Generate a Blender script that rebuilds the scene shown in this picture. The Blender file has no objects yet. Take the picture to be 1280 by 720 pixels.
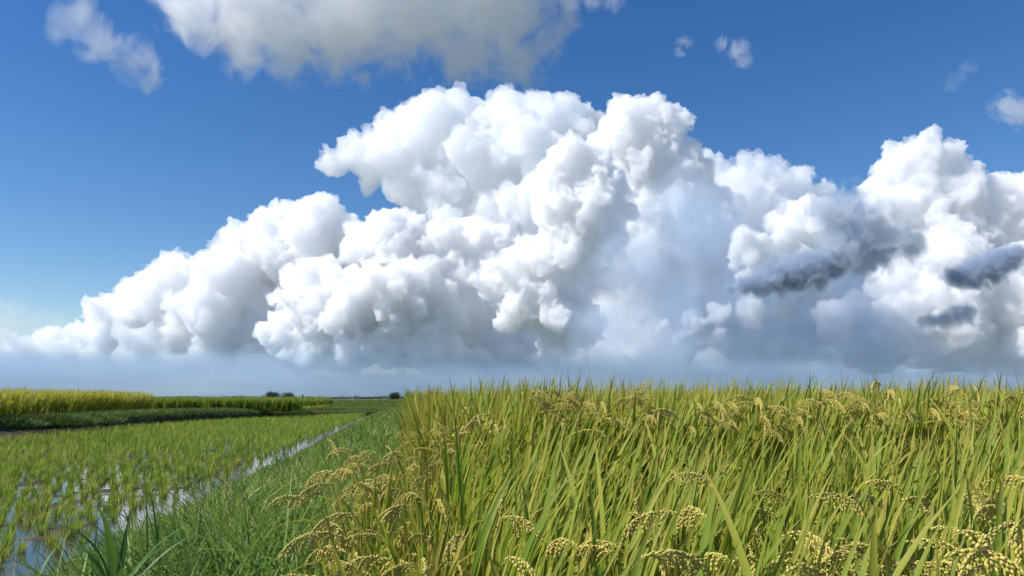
import bpy, math, random
import numpy as np
from mathutils import Vector, Matrix
R = math.radians
sc = bpy.context.scene
COL = sc.collection
# ------------------------------------------------------------------ camera
CAM_H = 1.15
YAW, PITCH, F = R(-7.95), R(8.06), 967.0 / 1280.0
cam_d = bpy.data.cameras.new('camera')
cam_d.sensor_width = 36.0
cam_d.lens = 36.0 * F
cam_d.clip_start = 0.02
cam_d.clip_end = 90000.0
cam = bpy.data.objects.new('camera', cam_d)
COL.objects.link(cam)
cam.location = (0, 0, CAM_H)
cam.rotation_euler = (math.pi / 2 + PITCH, 0, YAW)
sc.camera = cam
# ------------------------------------------------------------------ sky and sun
SUN_EL, SUN_AZ = R(44.0), R(-94.0)          # azimuth clockwise from +Y (negative: to the left)
w = bpy.data.worlds.new("World"); sc.world = w; w.use_nodes = True
nt = w.node_tree; nt.nodes.clear()
so = nt.nodes.new('ShaderNodeOutputWorld'); sb = nt.nodes.new('ShaderNodeBackground')
sk = nt.nodes.new('ShaderNodeTexSky'); sk.sky_type = 'NISHITA'; sk.sun_disc = False
sk.sun_elevation = SUN_EL; sk.sun_rotation = SUN_AZ
sk.altitude = 0; sk.air_density = 1.0; sk.dust_density = 0.0; sk.ozone_density = 2.5
sb.inputs['Strength'].default_value = 0.10
hs = nt.nodes.new('ShaderNodeHueSaturation'); hs.inputs['Hue'].default_value = .508; hs.inputs['Saturation'].default_value = 1.32
nt.links.new(sk.outputs[0], hs.inputs['Color']); nt.links.new(hs.outputs[0], sb.inputs[0]); nt.links.new(sb.outputs[0], so.inputs[0])
sl = bpy.data.lights.new('sun', 'SUN'); sl.energy = 5.0; sl.angle = R(0.53); sl.color = (1, 0.97, 0.92)
so_ = bpy.data.objects.new('sun', sl); COL.objects.link(so_)
sd = Vector((math.sin(SUN_AZ) * math.cos(SUN_EL), math.cos(SUN_AZ) * math.cos(SUN_EL), math.sin(SUN_EL)))
so_.rotation_euler = (-sd).to_track_quat('-Z', 'Y').to_euler()
sc.view_settings.view_transform = 'Standard'; sc.view_settings.look = 'None'
sc.view_settings.exposure = 0.27; sc.view_settings.gamma = 1.0
cy = sc.cycles
cy.use_denoising = True
cy.max_bounces = 32; cy.diffuse_bounces = 4; cy.glossy_bounces = 3; cy.transmission_bounces = 4
cy.transparent_max_bounces = 8; cy.volume_bounces = 24
cy.sample_clamp_indirect = 8.0
rng = np.random.default_rng(7)
# ------------------------------------------------------------------ numpy noise
def _hash(ix, iy, iz, s):
    h = (ix * 374761393 + iy * 668265263 + iz * 2147483647 + s * 1274126177) & 0xFFFFFFFF
    h = ((h ^ (h >> 13)) * 1274126177) & 0xFFFFFFFF
    return (h ^ (h >> 16)) & 0xFFFFFFFF
_G = np.array([[1,1,0],[-1,1,0],[1,-1,0],[-1,-1,0],[1,0,1],[-1,0,1],[1,0,-1],[-1,0,-1],[0,1,1],[0,-1,1],[0,1,-1],[0,-1,-1]], float)
def pnoise(p, seed=0):
    i = np.floor(p).astype(np.int64); f = p - i
    u = f * f * f * (f * (f * 6 - 15) + 10)
    out = 0
    for dx in (0, 1):
        wx = u[:, 0] if dx else 1 - u[:, 0]
        for dy in (0, 1):
            wy = u[:, 1] if dy else 1 - u[:, 1]
            for dz in (0, 1):
                wz = u[:, 2] if dz else 1 - u[:, 2]
                g = _G[_hash(i[:, 0] + dx, i[:, 1] + dy, i[:, 2] + dz, seed) % 12]
                d = g[:, 0] * (f[:, 0] - dx) + g[:, 1] * (f[:, 1] - dy) + g[:, 2] * (f[:, 2] - dz)
                out = out + wx * wy * wz * d
    return out
def fbm(p, octaves=4, seed=0):
    a, o, s = 1.0, 0, 1.0
    for k in range(octaves):
        o = o + a * pnoise(p * s, seed + k); a *= 0.5; s *= 2.03
    return o

_cy, _sy, _cp, _sp = math.cos(-YAW), math.sin(-YAW), math.cos(PITCH), math.sin(PITCH)
def sky_point(u, v, D):
    """photo pixel (1280x720) at horizontal depth D -> world point"""
    x, y = (u - 640) / 967.0, (360 - v) / 967.0
    fwd = np.array([_cp * _sy, _cp * _cy, _sp]); rt = np.array([_cy, -_sy, 0]); up = np.array([-_sp * _sy, -_sp * _cy, _cp])
    d = fwd + x * rt + y * up
    return np.array([0, 0, CAM_H]) + d * D

_ico = {}
def ico(sub):
    if sub not in _ico:
        import bmesh
        b = bmesh.new(); bmesh.ops.create_icosphere(b, subdivisions=sub, radius=1)
        b.verts.ensure_lookup_table()
        _ico[sub] = (np.array([v.co[:] for v in b.verts]), np.array([[v.index for v in f.verts] for f in b.faces]))
        b.free()
    return _ico[sub]
def mesh_np(name, V, Fc):
    """Fc: one array of faces, or a list of arrays of triangles and quads"""
    Fl = Fc if isinstance(Fc, list) else [Fc]
    me = bpy.data.meshes.new(name)
    cnt = np.concatenate([np.full(len(f), f.shape[1], np.int32) for f in Fl]); idx = np.concatenate([f.ravel() for f in Fl]).astype(np.int32)
    me.vertices.add(len(V)); me.vertices.foreach_set('co', np.ascontiguousarray(V, np.float32).ravel())
    me.loops.add(len(idx)); me.loops.foreach_set('vertex_index', idx)
    me.polygons.add(len(cnt)); me.polygons.foreach_set('loop_start', np.concatenate([[0], np.cumsum(cnt)[:-1]]).astype(np.int32))
    me.polygons.foreach_set('use_smooth', np.ones(len(cnt), bool))
    me.update(calc_edges=True)
    return me
def spawn(P, rad, n, lo, hi, rg, up=0.3, out=0.85):
    d = rg.normal(size=(len(P) * n, 3)); d /= np.linalg.norm(d, axis=1)[:, None]
    d[:, 2] += up; d /= np.linalg.norm(d, axis=1)[:, None]
    pr = np.repeat(rad, n); r = pr * rg.uniform(lo, hi, len(pr))
    return np.repeat(P, n, 0) + d * (pr * out)[:, None], r
def vol_mat(name, mfp, col=(1, 1, 1), g=0.0):
    m = bpy.data.materials.new(name); m.use_nodes = True; t = m.node_tree; t.nodes.clear()
    o = t.nodes.new('ShaderNodeOutputMaterial'); v = t.nodes.new('ShaderNodeVolumePrincipled')
    v.inputs['Color'].default_value = (*col, 1); v.inputs['Density'].default_value = 1.0 / mfp
    v.inputs['Anisotropy'].default_value = g
    t.links.new(v.outputs[0], o.inputs['Volume']); m.cycles.homogeneous_volume = True
    return m
def skin(ob, voxel):
    """one watertight skin round everything in the object's mesh"""
    md = ob.modifiers.new('skin', 'REMESH'); md.mode = 'VOXEL'; md.voxel_size = voxel
    dg = bpy.context.evaluated_depsgraph_get(); dg.update()
    m = bpy.data.meshes.new_from_object(ob.evaluated_get(dg)); ob.modifiers.clear()
    return m
def tag(o, label=None, cat=None, group=None, kind=None):
    for k, v in (('label', label), ('category', cat), ('group', group), ('kind', kind)):
        if v: o[k] = v
    return o
def cloud(name, puffs, mat, voxel, seed, levels=((16, .22, .5), (8, .26, .5), (6, .3, .55)), amp=1.0, base=None, squash=1.0, warp=90.0, dscale=380.0, octs=7, up=.3, rough=.9):
    """puffs: (u, v, D, radius_px[, squash]): a union of puffs with smaller puffs on them, meshed as one skin and given billowed noise"""
    rg = np.random.default_rng(seed)
    P = np.array([sky_point(q[0], q[1], q[2]) for q in puffs]); rad = np.array([q[3] / 967.0 * q[2] for q in puffs])
    A, Rr = [P], [rad * .82]
    p, r = P, rad
    for n, lo, hi in levels:
        p, r = spawn(p, r, n, lo, hi, rg, up)
        A.append(p); Rr.append(r)
    A = np.vstack(A); Rr = np.concatenate(Rr)
    k = Rr > voxel * 1.2; A, Rr = A[k], Rr[k]
    S = np.ones(3); S[2] = squash
    c = P.mean(0)
    V, Fc, o_ = [], [], 0
    big = Rr > voxel * 6
    for sel, sub in ((big, 2), (~big, 1)):
        V0, F0 = ico(sub); n = int(sel.sum())
        if n:
            V.append((A[sel][:, None, :] + V0[None] * Rr[sel][:, None, None] * S).reshape(-1, 3)); Fc.append((F0[None] + (np.arange(n) * len(V0))[:, None, None]).reshape(-1, 3) + o_); o_ += n * len(V0)
    V, Fc = np.vstack(V), np.vstack(Fc)
    me = mesh_np(name, V - c, Fc)
    ob = bpy.data.objects.new(name, me); COL.objects.link(ob)
    me2 = skin(ob, voxel); ob.data = me2; bpy.data.meshes.remove(me)
    me2.name = name
    n = len(me2.vertices); co = np.empty(n * 3, np.float32); me2.vertices.foreach_get('co', co); co = co.reshape(-1, 3).astype(float)
    no = np.empty(n * 3, np.float32); me2.vertices.foreach_get('normal', no); no = no.reshape(-1, 3)
    q = co + seed * 1000.0
    if warp:
        co = co + np.stack([fbm(q / dscale, 4, 50 + k * 7) for k in range(3)], 1) * warp
    # billows: strong in some places, nearly smooth in others
    mod = np.clip(.75 + 1.6 * pnoise(q / (dscale * 2.7), 91), .4, 1.4)
    h, s, a = 0, dscale, dscale * .13 * amp
    for k in range(octs):
        h = h + a * (np.abs(pnoise(q / s + 7.3 * k, 10 + k)) * 2.6 - .7); s *= .5; a *= rough
    co = co + no * (h * mod)[:, None]
    if base is not None:      # flat cloud base at a height above the ground
        zb = base - c[2] + fbm(np.stack([q[:, 0], q[:, 1], q[:, 0] * 0], 1) / 1500.0, 3, 3) * 140
        co[:, 2] = np.where(co[:, 2] < zb, zb + (co[:, 2] - zb) * 0.06, co[:, 2])
    me2.vertices.foreach_set('co', co.astype(np.float32).ravel()); me2.update()
    ob.data = skin(ob, voxel)
    bpy.data.meshes.remove(me2)
    me2 = ob.data; me2.name = name
    me2.polygons.foreach_set('use_smooth', np.ones(len(me2.polygons), bool))
    me2.materials.append(mat); me2.update()
    ob.location = c
    print(name, 'puffs', len(A), 'verts', n)
    return ob

def wisp_cloud(name, puffs, dens, seed, scale, col=(1, 1, 1), rough=.6, soft=.7, gain=4.4, step=.5, warp=1.6):
    """ragged cloud: a closed skin round a few puffs, filled with uneven density that thins to nothing before it reaches the skin"""
    P = np.array([sky_point(q[0], q[1], q[2]) for q in puffs]); rad = np.array([q[3] / 967.0 * q[2] for q in puffs])
    V0, F0 = ico(3)
    c = P.mean(0)
    V = (P[:, None, :] - c + V0[None] * (rad * 1.45)[:, None, None]).reshape(-1, 3)
    Fc = (F0[None] + (np.arange(len(P)) * len(V0))[:, None, None]).reshape(-1, 3)
    me = mesh_np(name, V, Fc); ob = bpy.data.objects.new(name, me); COL.objects.link(ob)
    ob.data = skin(ob, rad.mean() * .25); bpy.data.meshes.remove(me); ob.location = c
    m = bpy.data.materials.new(name); m.use_nodes = True; t = m.node_tree; t.nodes.clear(); L = t.links.new
    def math_(op, a, b=None, c=None, clamp=False):
        n = t.nodes.new('ShaderNodeMath'); n.operation = op; n.use_clamp = clamp
        for i, x in enumerate((a, b, c)):
            if x is None: continue
            if isinstance(x, (int, float)): n.inputs[i].default_value = x
            else: L(x, n.inputs[i])
        return n.outputs[0]
    tc = t.nodes.new('ShaderNodeTexCoord')
    d = None
    for p, r in zip(P - c, rad):
        n = t.nodes.new('ShaderNodeVectorMath'); n.operation = 'DISTANCE'; L(tc.outputs['Object'], n.inputs[0]); n.inputs[1].default_value = p
        e = math_('MULTIPLY_ADD', n.outputs['Value'], -1.0 / r, 1.0)
        d = e if d is None else math_('SMOOTH_MAX', d, e, .35)
    nz = t.nodes.new('ShaderNodeTexNoise'); nz.inputs['Scale'].default_value = 1.0 / scale; nz.inputs['Detail'].default_value = 6
    nz.inputs['Roughness'].default_value = rough; nz.inputs['Distortion'].default_value = warp
    mp = t.nodes.new('ShaderNodeMapping'); mp.inputs['Location'].default_value = (seed * 913.0, seed * 77.0, 0); L(tc.outputs['Object'], mp.inputs['Vector']); L(mp.outputs[0], nz.inputs['Vector'])
    k = math_('MULTIPLY_ADD', nz.outputs['Fac'], gain, -.5 * gain)
    x = math_('ADD', d, k)
    x = math_('DIVIDE', x, soft, clamp=True)
    x = math_('MULTIPLY', x, math_('DIVIDE', math_('ADD', d, .42), .2, clamp=True))
    x = math_('MULTIPLY', x, dens)
    o = t.nodes.new('ShaderNodeOutputMaterial'); v = t.nodes.new('ShaderNodeVolumePrincipled')
    v.inputs['Color'].default_value = (*col, 1); L(x, v.inputs['Density']); L(v.outputs[0], o.inputs['Volume'])
    m.cycles.volume_step_rate = step
    ob.data.materials.append(m)
    return ob
def haze_bank(name, loc, size, dens, top, col, streak=2.2):
    """thin layered haze: a wide closed lens whose density falls off with height and breaks into level streaks"""
    V, Fc = ico(5)
    ob = bpy.data.objects.new(name, mesh_np(name, V * np.array(size), Fc)); COL.objects.link(ob); ob.location = loc
    m = bpy.data.materials.new(name); m.use_nodes = True; t = m.node_tree; t.nodes.clear(); L = t.links.new
    tc = t.nodes.new('ShaderNodeTexCoord'); sp = t.nodes.new('ShaderNodeSeparateXYZ'); L(tc.outputs['Object'], sp.inputs[0])
    mp = t.nodes.new('ShaderNodeMapping'); mp.inputs['Scale'].default_value = (1 / 2600., 1 / 2600., 1 / 260.); L(tc.outputs['Object'], mp.inputs['Vector'])
    nz = t.nodes.new('ShaderNodeTexNoise'); nz.inputs['Scale'].default_value = 1; nz.inputs['Detail'].default_value = 4; L(mp.outputs[0], nz.inputs['Vector'])
    a = t.nodes.new('ShaderNodeMath'); a.operation = 'MULTIPLY_ADD'; a.inputs[1].default_value = streak; a.inputs[2].default_value = -.5 * streak; L(nz.outputs['Fac'], a.inputs[0])
    z = t.nodes.new('ShaderNodeMapRange'); z.interpolation_type = 'SMOOTHSTEP'; z.inputs['From Min'].default_value = top; z.inputs['From Max'].default_value = 0; z.inputs['To Min'].default_value = 0; z.inputs['To Max'].default_value = 1.
    L(sp.outputs[2], z.inputs['Value'])
    ad = t.nodes.new('ShaderNodeMath'); ad.operation = 'MULTIPLY_ADD'; L(a.outputs[0], ad.inputs[0]); L(z.outputs[0], ad.inputs[1]); L(z.outputs[0], ad.inputs[2])
    mu = t.nodes.new('ShaderNodeMath'); mu.operation = 'MULTIPLY'; mu.inputs[1].default_value = dens; L(ad.outputs[0], mu.inputs[0]); mu2 = t.nodes.new('ShaderNodeMath'); mu2.operation = 'MAXIMUM'; mu2.inputs[1].default_value = 0; L(mu.outputs[0], mu2.inputs[0])
    o = t.nodes.new('ShaderNodeOutputMaterial'); v = t.nodes.new('ShaderNodeVolumePrincipled')
    v.inputs['Color'].default_value = (*col, 1); L(mu2.outputs[0], v.inputs['Density']); L(v.outputs[0], o.inputs['Volume'])
    m.cycles.volume_step_rate = .5
    ob.data.materials.append(m)
    return ob
# ------------------------------------------------------------------ clouds, kilometres away
m_white = vol_mat('cloud_white', 115.0, (.995, .997, .999))  # bank clouds: slight absorption put into the colours deepens their shade
m_crisp = vol_mat('cloud_crisp', 78.0, (.997, .9985, .9995))
m_soft = vol_mat('cloud_soft', 220.0, (.986, .992, .998))
m_base = vol_mat('cloud_base', 220.0, (.935, .957, .980))
G1 = 'cumulus clouds of the great bank'
tag(cloud('cumulus_cloud', [(420,207,14500,20),(445,192,14500,26),(470,205,14500,32),(500,185,14500,42),(530,170,14500,46),(570,180,14500,58),(620,165,14500,44),(650,190,14500,62),(690,160,14500,38),(718,158,14500,36),(560,250,14500,66),(640,270,14500,90),(510,225,14500,30)],
  m_soft, 18, 3, amp=.9, base=900), 'high broad soft white cumulus mass with its horn pointing left, behind the two towers', 'cloud', G1)
tag(cloud('cumulus_cloud', [(20,455,13500,18),(70,440,13300,26),(120,425,13000,34),(165,405,12800,44),(190,352,12500,20),(205,378,12500,42),(240,358,12300,40),(283,312,12200,18),(285,340,12200,34),(312,328,12200,44),(330,295,12200,26),(352,300,12200,38),(375,275,12200,26),(397,298,12200,44),(425,295,12200,26),
  (250,412,12300,60),(320,402,12300,80),(400,355,12000,65),(440,318,12000,36),(470,338,12000,56),(150,445,12900,40),(80,460,13200,26)], m_white, 16, 5, base=330), 'long white cumulus climbing in steps from the low left horizon to a rounded head', 'cloud', G1)
tag(cloud('cumulus_cloud', [(380,345,10800,16),(367,378,10800,24),(402,380,10800,40),(345,418,10800,24),(430,398,10800,46),(470,380,10800,46),(520,372,10800,46),(380,430,10800,36),(450,430,10800,40),(530,420,10800,50),(505,302,11200,38),(480,290,11200,24),(545,312,11200,34),(590,305,11200,24),(620,300,11200,18)], m_crisp, 15, 6, base=330), 'white knobbly cumulus low in front of the stepped left cloud', 'cloud', G1)
tag(cloud('cumulus_cloud', [(700,200,10500,18),(722,193,10500,22),(745,205,10500,20),(695,225,10500,26),(720,240,10500,42),(755,250,10500,34),(695,270,10500,28),(725,290,10500,46),(695,320,10500,34),(738,318,10500,32),(662,322,10500,24),(642,345,10500,30),(610,355,10500,20),(680,350,10500,36),(720,352,10500,20),(650,380,10500,34),(700,400,10500,44)], m_crisp, 14, 7, base=300), 'nearer bright tower of cumulus in the middle with a brilliant left edge', 'cloud', G1)
tag(cloud('cumulus_cloud', [(775,148,12500,22),(797,135,12500,16),(820,145,12500,24),(846,142,12500,13),(800,172,12500,44),(833,178,12500,34),(770,182,12500,28),(790,215,12500,48),(838,222,12500,42),(810,270,12500,65),(855,280,12500,55)], m_white, 16, 8, base=1500), 'tallest cumulus tower, its head right of centre against deep blue sky', 'cloud', G1)
tag(cloud('cumulus_cloud', [(882,208,13600,19),(905,213,13600,21),(935,208,13600,18),(960,228,13600,27),(1000,232,13600,23),(1030,244,13600,19),(900,262,13600,50),(960,282,13600,50),(1020,292,13600,41),(850,335,13600,77),(930,362,13600,77),(780,402,13600,77),(860,420,13600,72),(960,420,13600,72),(1040,382,13600,63),(720,430,13600,54),(620,425,13600,63),(560,400,13600,54),(570,335,13000,56),(520,330,13000,44),(480,400,13000,56),(1120,420,13600,72)], m_soft, 18, 9, amp=.7, base=330), 'smooth blue grey shaded cloud flank right of the tallest tower', 'cloud', G1)
tag(cloud('cumulus_cloud', [(922,292,9400,13),(936,300,9400,22),(920,320,9400,14),(950,325,9400,22),(968,342,9400,20),(985,302,9600,30),(1012,282,9600,32),(1015,330,9600,36),(930,342,9400,11)], m_crisp, 13, 10), 'small brilliant white cumulus puff above the dark scud', 'cloud', G1)
tag(cloud('cumulus_cloud', [(1108,212,11500,16),(1122,198,11500,22),(1150,192,11500,22),(1168,180,11500,15),(1185,202,11500,22),(1150,232,11500,42),(1205,232,11500,28),(1245,248,11500,30),(1280,262,11500,36),(1120,262,11500,46),(1190,282,11500,56),(1260,312,11500,56),(1330,320,11500,86)], m_white, 16, 11, base=1400), 'white cumulus head with a knobbed crown, high at the right end of the bank', 'cloud', G1)
tag(cloud('cumulus_cloud', [(1112,350,10500,26),(1150,322,10500,28),(1185,312,10500,30),(1215,325,10500,32),(1130,380,10500,46),(1200,370,10500,52),(1260,380,10500,52),(1180,420,10500,50),(1280,430,10500,60),(1080,420,10500,50),(1330,400,10500,60)], m_white, 15, 12, base=330), 'creamy white cumulus low under the knobbed right head', 'cloud', G1)
tag(wisp_cloud('shade_veil', [(800,330,9900,70),(870,290,9900,80),(930,380,9900,90),(840,400,9900,90),(1000,420,9900,80),(1080,420,9900,80),(760,420,9900,60),(1060,350,9900,50)], 1/430., 33, 900, (.72,.82,.93), gain=2.0, soft=1.0, step=.7), 'smooth blue grey veil tinted as shade under the right side of the tallest tower', 'cloud')  # added veil, its absorbing colour stands in for shade on the flank
tag(haze_bank('stratus_cloud', (1500, 11000, 260), (17000, 800, 400), 1/520., 430, (.56, .71, .85), streak=4.0), 'low flat blue grey stratus in streaks under the feet of the cumulus', 'cloud')
tag(cloud('stratus_cloud', [(x, 446 + 7 * math.sin(x * .037), 12200 + 500 * math.sin(x * .021), 30 + 9 * math.sin(x * .05)) for x in range(-80, 1400, 42)], m_base, 34, 41, squash=.62, base=330, amp=.8, levels=((10,.3,.5),(6,.3,.5))), 'long level grey cloud base joining the feet of all the cumulus heads', 'cloud')
G2 = 'dark scud clouds in front of the bank'  # scuds lying in shade: the darkness is put into their absorbing colour
tag(wisp_cloud('shade_tinted_cloud', [(912,361,7000,9),(930,358,7000,14),(950,353,7000,19),(972,348,7000,23),(995,342,7000,26),(1018,335,7000,26),(1040,330,7000,22),(1000,352,7000,17)], 1/27., 13, 140, (.54,.63,.75), gain=1.9, soft=.8, warp=1.0), 'long dark blue grey scud slanting under the bright puff', 'cloud', G2)
tag(wisp_cloud('shade_tinted_cloud', [(1200,346,7000,17),(1220,340,7000,22),(1240,334,7000,24),(1258,325,7000,20),(1268,318,7000,16)], 1/27., 14, 140, (.54,.63,.75), gain=1.9, soft=.8, warp=1.0), 'dark blue grey scud close to the right edge of the sky', 'cloud', G2)
tag(wisp_cloud('shade_tinted_cloud', [(1152,404,7000,9),(1165,401,7000,13),(1180,398,7000,16),(1195,394,7000,17),(1210,390,7000,14)], 1/50., 15, 130, (.74,.80,.87), gain=2.3, soft=.8, warp=1.0), 'small mid grey scud, lowest of the dark clouds', 'cloud', G2)
tag(wisp_cloud('shade_tinted_cloud', [(1030,262,7000,24),(1060,268,7000,36),(1090,278,7000,30),(1060,305,7000,36),(1100,305,7000,38),(1140,305,7000,24),(1080,325,7000,24)], 1/90., 16, 240, (.72,.78,.85), gain=3.2), 'ragged mid grey cloud patch between the bright puff and the knobbed head', 'cloud', G2)
tag(cloud('low_cloud', [(725,438,9000,5),(745,434,9000,7),(765,436,9000,7),(785,439,9000,5)], m_white, 15, 17, dscale=250, squash=.8), 'tiny pale cloud low under the tallest tower', 'cloud')
tag(cloud('low_cloud', [(830,406,9500,10),(870,402,9500,17),(900,392,9500,18),(940,387,9500,20),(980,382,9500,20),(850,426,9500,10),(900,422,9500,17)], m_white, 16, 18, dscale=350, squash=.8, warp=60), 'pale ragged cloud shelf low below the long dark scud', 'cloud')
tag(haze_bank('shade_tinted_haze', (1100, 8200, 5), (16000, 1500, 1300), 1/3000., 760, (.55, .71, .87)), 'thin haze tinted blue grey as shade, veiling the foot of the cloud bank along the horizon', 'cloud')  # horizon haze, colour darkened to carry the shade below the bank
tag(wisp_cloud('overhead_cloud', [(240,15,3600,44),(330,20,3600,70),(430,20,3600,76),(530,5,3600,84),(630,0,3600,80),(360,75,3600,34),(310,60,3600,30),(580,70,3600,40),(650,70,3600,40),(450,-60,3600,110),(600,-70,3600,110),(310,-50,3600,80)],
   1/125., 20, 230, (.985,.991,1.0), gain=3.0, soft=.6), 'big flat grey cloud overhead with a ragged lower edge', 'cloud')
G3 = 'wisps of cloud in the blue'
for pf, sd_, lb in (([(95,20,3800,26),(130,55,3800,28),(170,75,3800,30),(195,95,3800,20),(70,45,3800,14)], 21, 'grey ragged wisp of cloud left of the big overhead cloud'),
    ([(857,52,5000,10),(850,62,5000,8)], 22, 'tiny slanted wisp of cloud, smaller of the two beside each other'),
    ([(903,53,5000,10),(922,62,5000,15),(930,75,5000,12)], 23, 'small pale wisp of cloud, larger of the two beside each other'),
    ([(1255,132,5000,17),(1280,140,5000,20),(1310,140,5000,20)], 24, 'pale cloudlet above the knobbed cumulus head, cut by the view edge'),
    ([(1195,97,5000,12),(1210,85,5000,10),(1190,108,5000,10)], 25, 'faintest thread of cloud in the deep blue, just below the small wisps')):
    tag(wisp_cloud('wispy_cloud', pf, (1/220. if sd_ != 25 else 1/900.), sd_, 150 if sd_ != 21 else 260, (.99,.99,.99)), lb, 'cloud', G3)
tag(wisp_cloud('wispy_cloud', [(715,2,5000,16),(740,-2,5000,20),(765,2,5000,15)], 1/420., 26, 150, (.99,.99,.99)), 'faint grey wisp at the top of the sky, just right of the big overhead cloud', 'cloud', G3)
tag(wisp_cloud('low_cloud', [(-70,405,14500,50),(0,412,14500,46),(60,420,14500,36),(110,432,14500,28),(-20,445,14500,40),(50,452,14500,34)], 1/900., 27, 500, (.98,.99,1.0), gain=2.6, soft=1.0), 'thin pale cloud low at the left end of the horizon', 'cloud')
# ------------------------------------------------------------------ materials of the land
def new_mat(name):
    m = bpy.data.materials.new(name); m.use_nodes = True; m.node_tree.nodes.clear()
    return m, m.node_tree
def ramp(t, fac, stops):
    r = t.nodes.new('ShaderNodeValToRGB'); e = r.color_ramp.elements
    while len(e) < len(stops): e.new(.5)
    for x, (p, c) in zip(e, stops): x.position = p; x.color = (*c, 1)
    t.links.new(fac, r.inputs[0]); return r.outputs[0]
def noise(t, scale, detail=4, rough=.55, vec=None):
    n = t.nodes.new('ShaderNodeTexNoise'); n.inputs['Scale'].default_value = scale; n.inputs['Detail'].default_value = detail; n.inputs['Roughness'].default_value = rough
    if vec is None:
        tc = t.nodes.new('ShaderNodeTexCoord'); vec = tc.outputs['Object']
    t.links.new(vec, n.inputs['Vector']); return n.outputs['Fac']
def leaf_mat(name, stops, tip=None, trans=.4, rough=.55, spec=.22, patch=0.0):
    """leaf blades: the tint of each blade from its own attribute, drier towards the tip, light passing through"""
    m, t = new_mat(name); L = t.links.new
    a = t.nodes.new('ShaderNodeAttribute'); a.attribute_name = 'tint'
    fac = a.outputs['Fac']
    if patch:
        g = t.nodes.new('ShaderNodeNewGeometry')
        nz = noise(t, patch, 3, .5, g.outputs['Position'])
        k = t.nodes.new('ShaderNodeMath'); k.operation = 'MULTIPLY_ADD'; k.inputs[1].default_value = 1.3; k.inputs[2].default_value = -.65; L(nz, k.inputs[0])
        s = t.nodes.new('ShaderNodeMath'); s.operation = 'ADD'; s.use_clamp = True; L(fac, s.inputs[0]); L(k.outputs[0], s.inputs[1]); fac = s.outputs[0]
    col = ramp(t, fac, stops)
    if tip:
        b = t.nodes.new('ShaderNodeAttribute'); b.attribute_name = 'along'
        mr = t.nodes.new('ShaderNodeMapRange'); mr.inputs['From Min'].default_value = tip[1]; mr.inputs['From Max'].default_value = 1; mr.inputs['To Max'].default_value = tip[2]; L(b.outputs['Fac'], mr.inputs[0])
        mx = t.nodes.new('ShaderNodeMix'); mx.data_type = 'RGBA'; L(mr.outputs[0], mx.inputs[0]); L(col, mx.inputs[6]); mx.inputs[7].default_value = (*tip[0], 1); col = mx.outputs[2]
    p = t.nodes.new('ShaderNodeBsdfPrincipled'); L(col, p.inputs['Base Color']); p.inputs['Roughness'].default_value = rough; p.inputs['Specular IOR Level'].default_value = spec
    tr = t.nodes.new('ShaderNodeBsdfTranslucent'); L(col, tr.inputs['Color'])
    ms = t.nodes.new('ShaderNodeMixShader'); ms.inputs[0].default_value = trans; L(p.outputs[0], ms.inputs[1]); L(tr.outputs[0], ms.inputs[2])
    o = t.nodes.new('ShaderNodeOutputMaterial'); L(ms.outputs[0], o.inputs[0]); return m
def soil_mat(name, stops, scale, rough=.9, bump=.4, spec=.3):
    m, t = new_mat(name); L = t.links.new
    g = t.nodes.new('ShaderNodeNewGeometry')
    f = noise(t, scale, 6, .65, g.outputs['Position']); f2 = noise(t, scale * 9, 5, .7, g.outputs['Position'])
    p = t.nodes.new('ShaderNodeBsdfPrincipled'); L(ramp(t, f, stops), p.inputs['Base Color']); p.inputs['Roughness'].default_value = rough; p.inputs['Specular IOR Level'].default_value = spec
    b = t.nodes.new('ShaderNodeBump'); b.inputs['Strength'].default_value = bump; b.inputs['Distance'].default_value = .03; L(f2, b.inputs['Height']); L(b.outputs[0], p.inputs['Normal'])
    o = t.nodes.new('ShaderNodeOutputMaterial'); L(p.outputs[0], o.inputs[0]); return m
M_rice = leaf_mat('rice_leaf', [(0, (.13, .24, .024)), (.3, (.25, .34, .034)), (.6, (.38, .41, .048)), (.85, (.50, .45, .07)), (1, (.55, .41, .10))], tip=((.44, .28, .08), .58, .45), trans=.48, rough=.5)
M_rice_ripe = leaf_mat('rice_leaf_ripe', [(0, (.20, .25, .026)), (.4, (.35, .34, .042)), (.75, (.50, .42, .08)), (1, (.56, .44, .13))], tip=((.46, .34, .10), .5, .45), trans=.45)
M_rice_green = leaf_mat('rice_leaf_green', [(0, (.09, .18, .016)), (.5, (.18, .265, .024)), (1, (.30, .32, .04))], tip=((.36, .31, .07), .6, .4), trans=.45)
M_grain = leaf_mat('rice_grain', [(0, (.40, .42, .08)), (.35, (.60, .52, .12)), (.75, (.74, .58, .18)), (1, (.52, .35, .13))], trans=.15, rough=.55, spec=.2)
M_grass = leaf_mat('bund_grass', [(0, (.085, .175, .028)), (.45, (.185, .305, .045)), (.85, (.29, .41, .08)), (1, (.48, .44, .17))], tip=((.22, .25, .06), .7, .35), trans=.42, rough=.5, patch=1.1)
M_weed = leaf_mat('weed_leaf', [(0, (.065, .145, .024)), (1, (.12, .22, .036))], trans=.38, rough=.42, spec=.3)
M_tuft = leaf_mat('tuft_leaf', [(0, (.18, .29, .03)), (.6, (.33, .44, .05)), (1, (.48, .49, .09))], tip=((.32, .28, .07), .7, .4), trans=.42, patch=.35)
M_bank = leaf_mat('bank_grass', [(0, (.05, .10, .024)), (.6, (.12, .19, .042)), (1, (.24, .25, .075))], trans=.3, patch=.6, spec=.12)
M_far = leaf_mat('far_rice', [(0, (.09, .17, .022)), (.5, (.16, .22, .034)), (1, (.28, .27, .05))], trans=.35, patch=.04)
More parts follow.
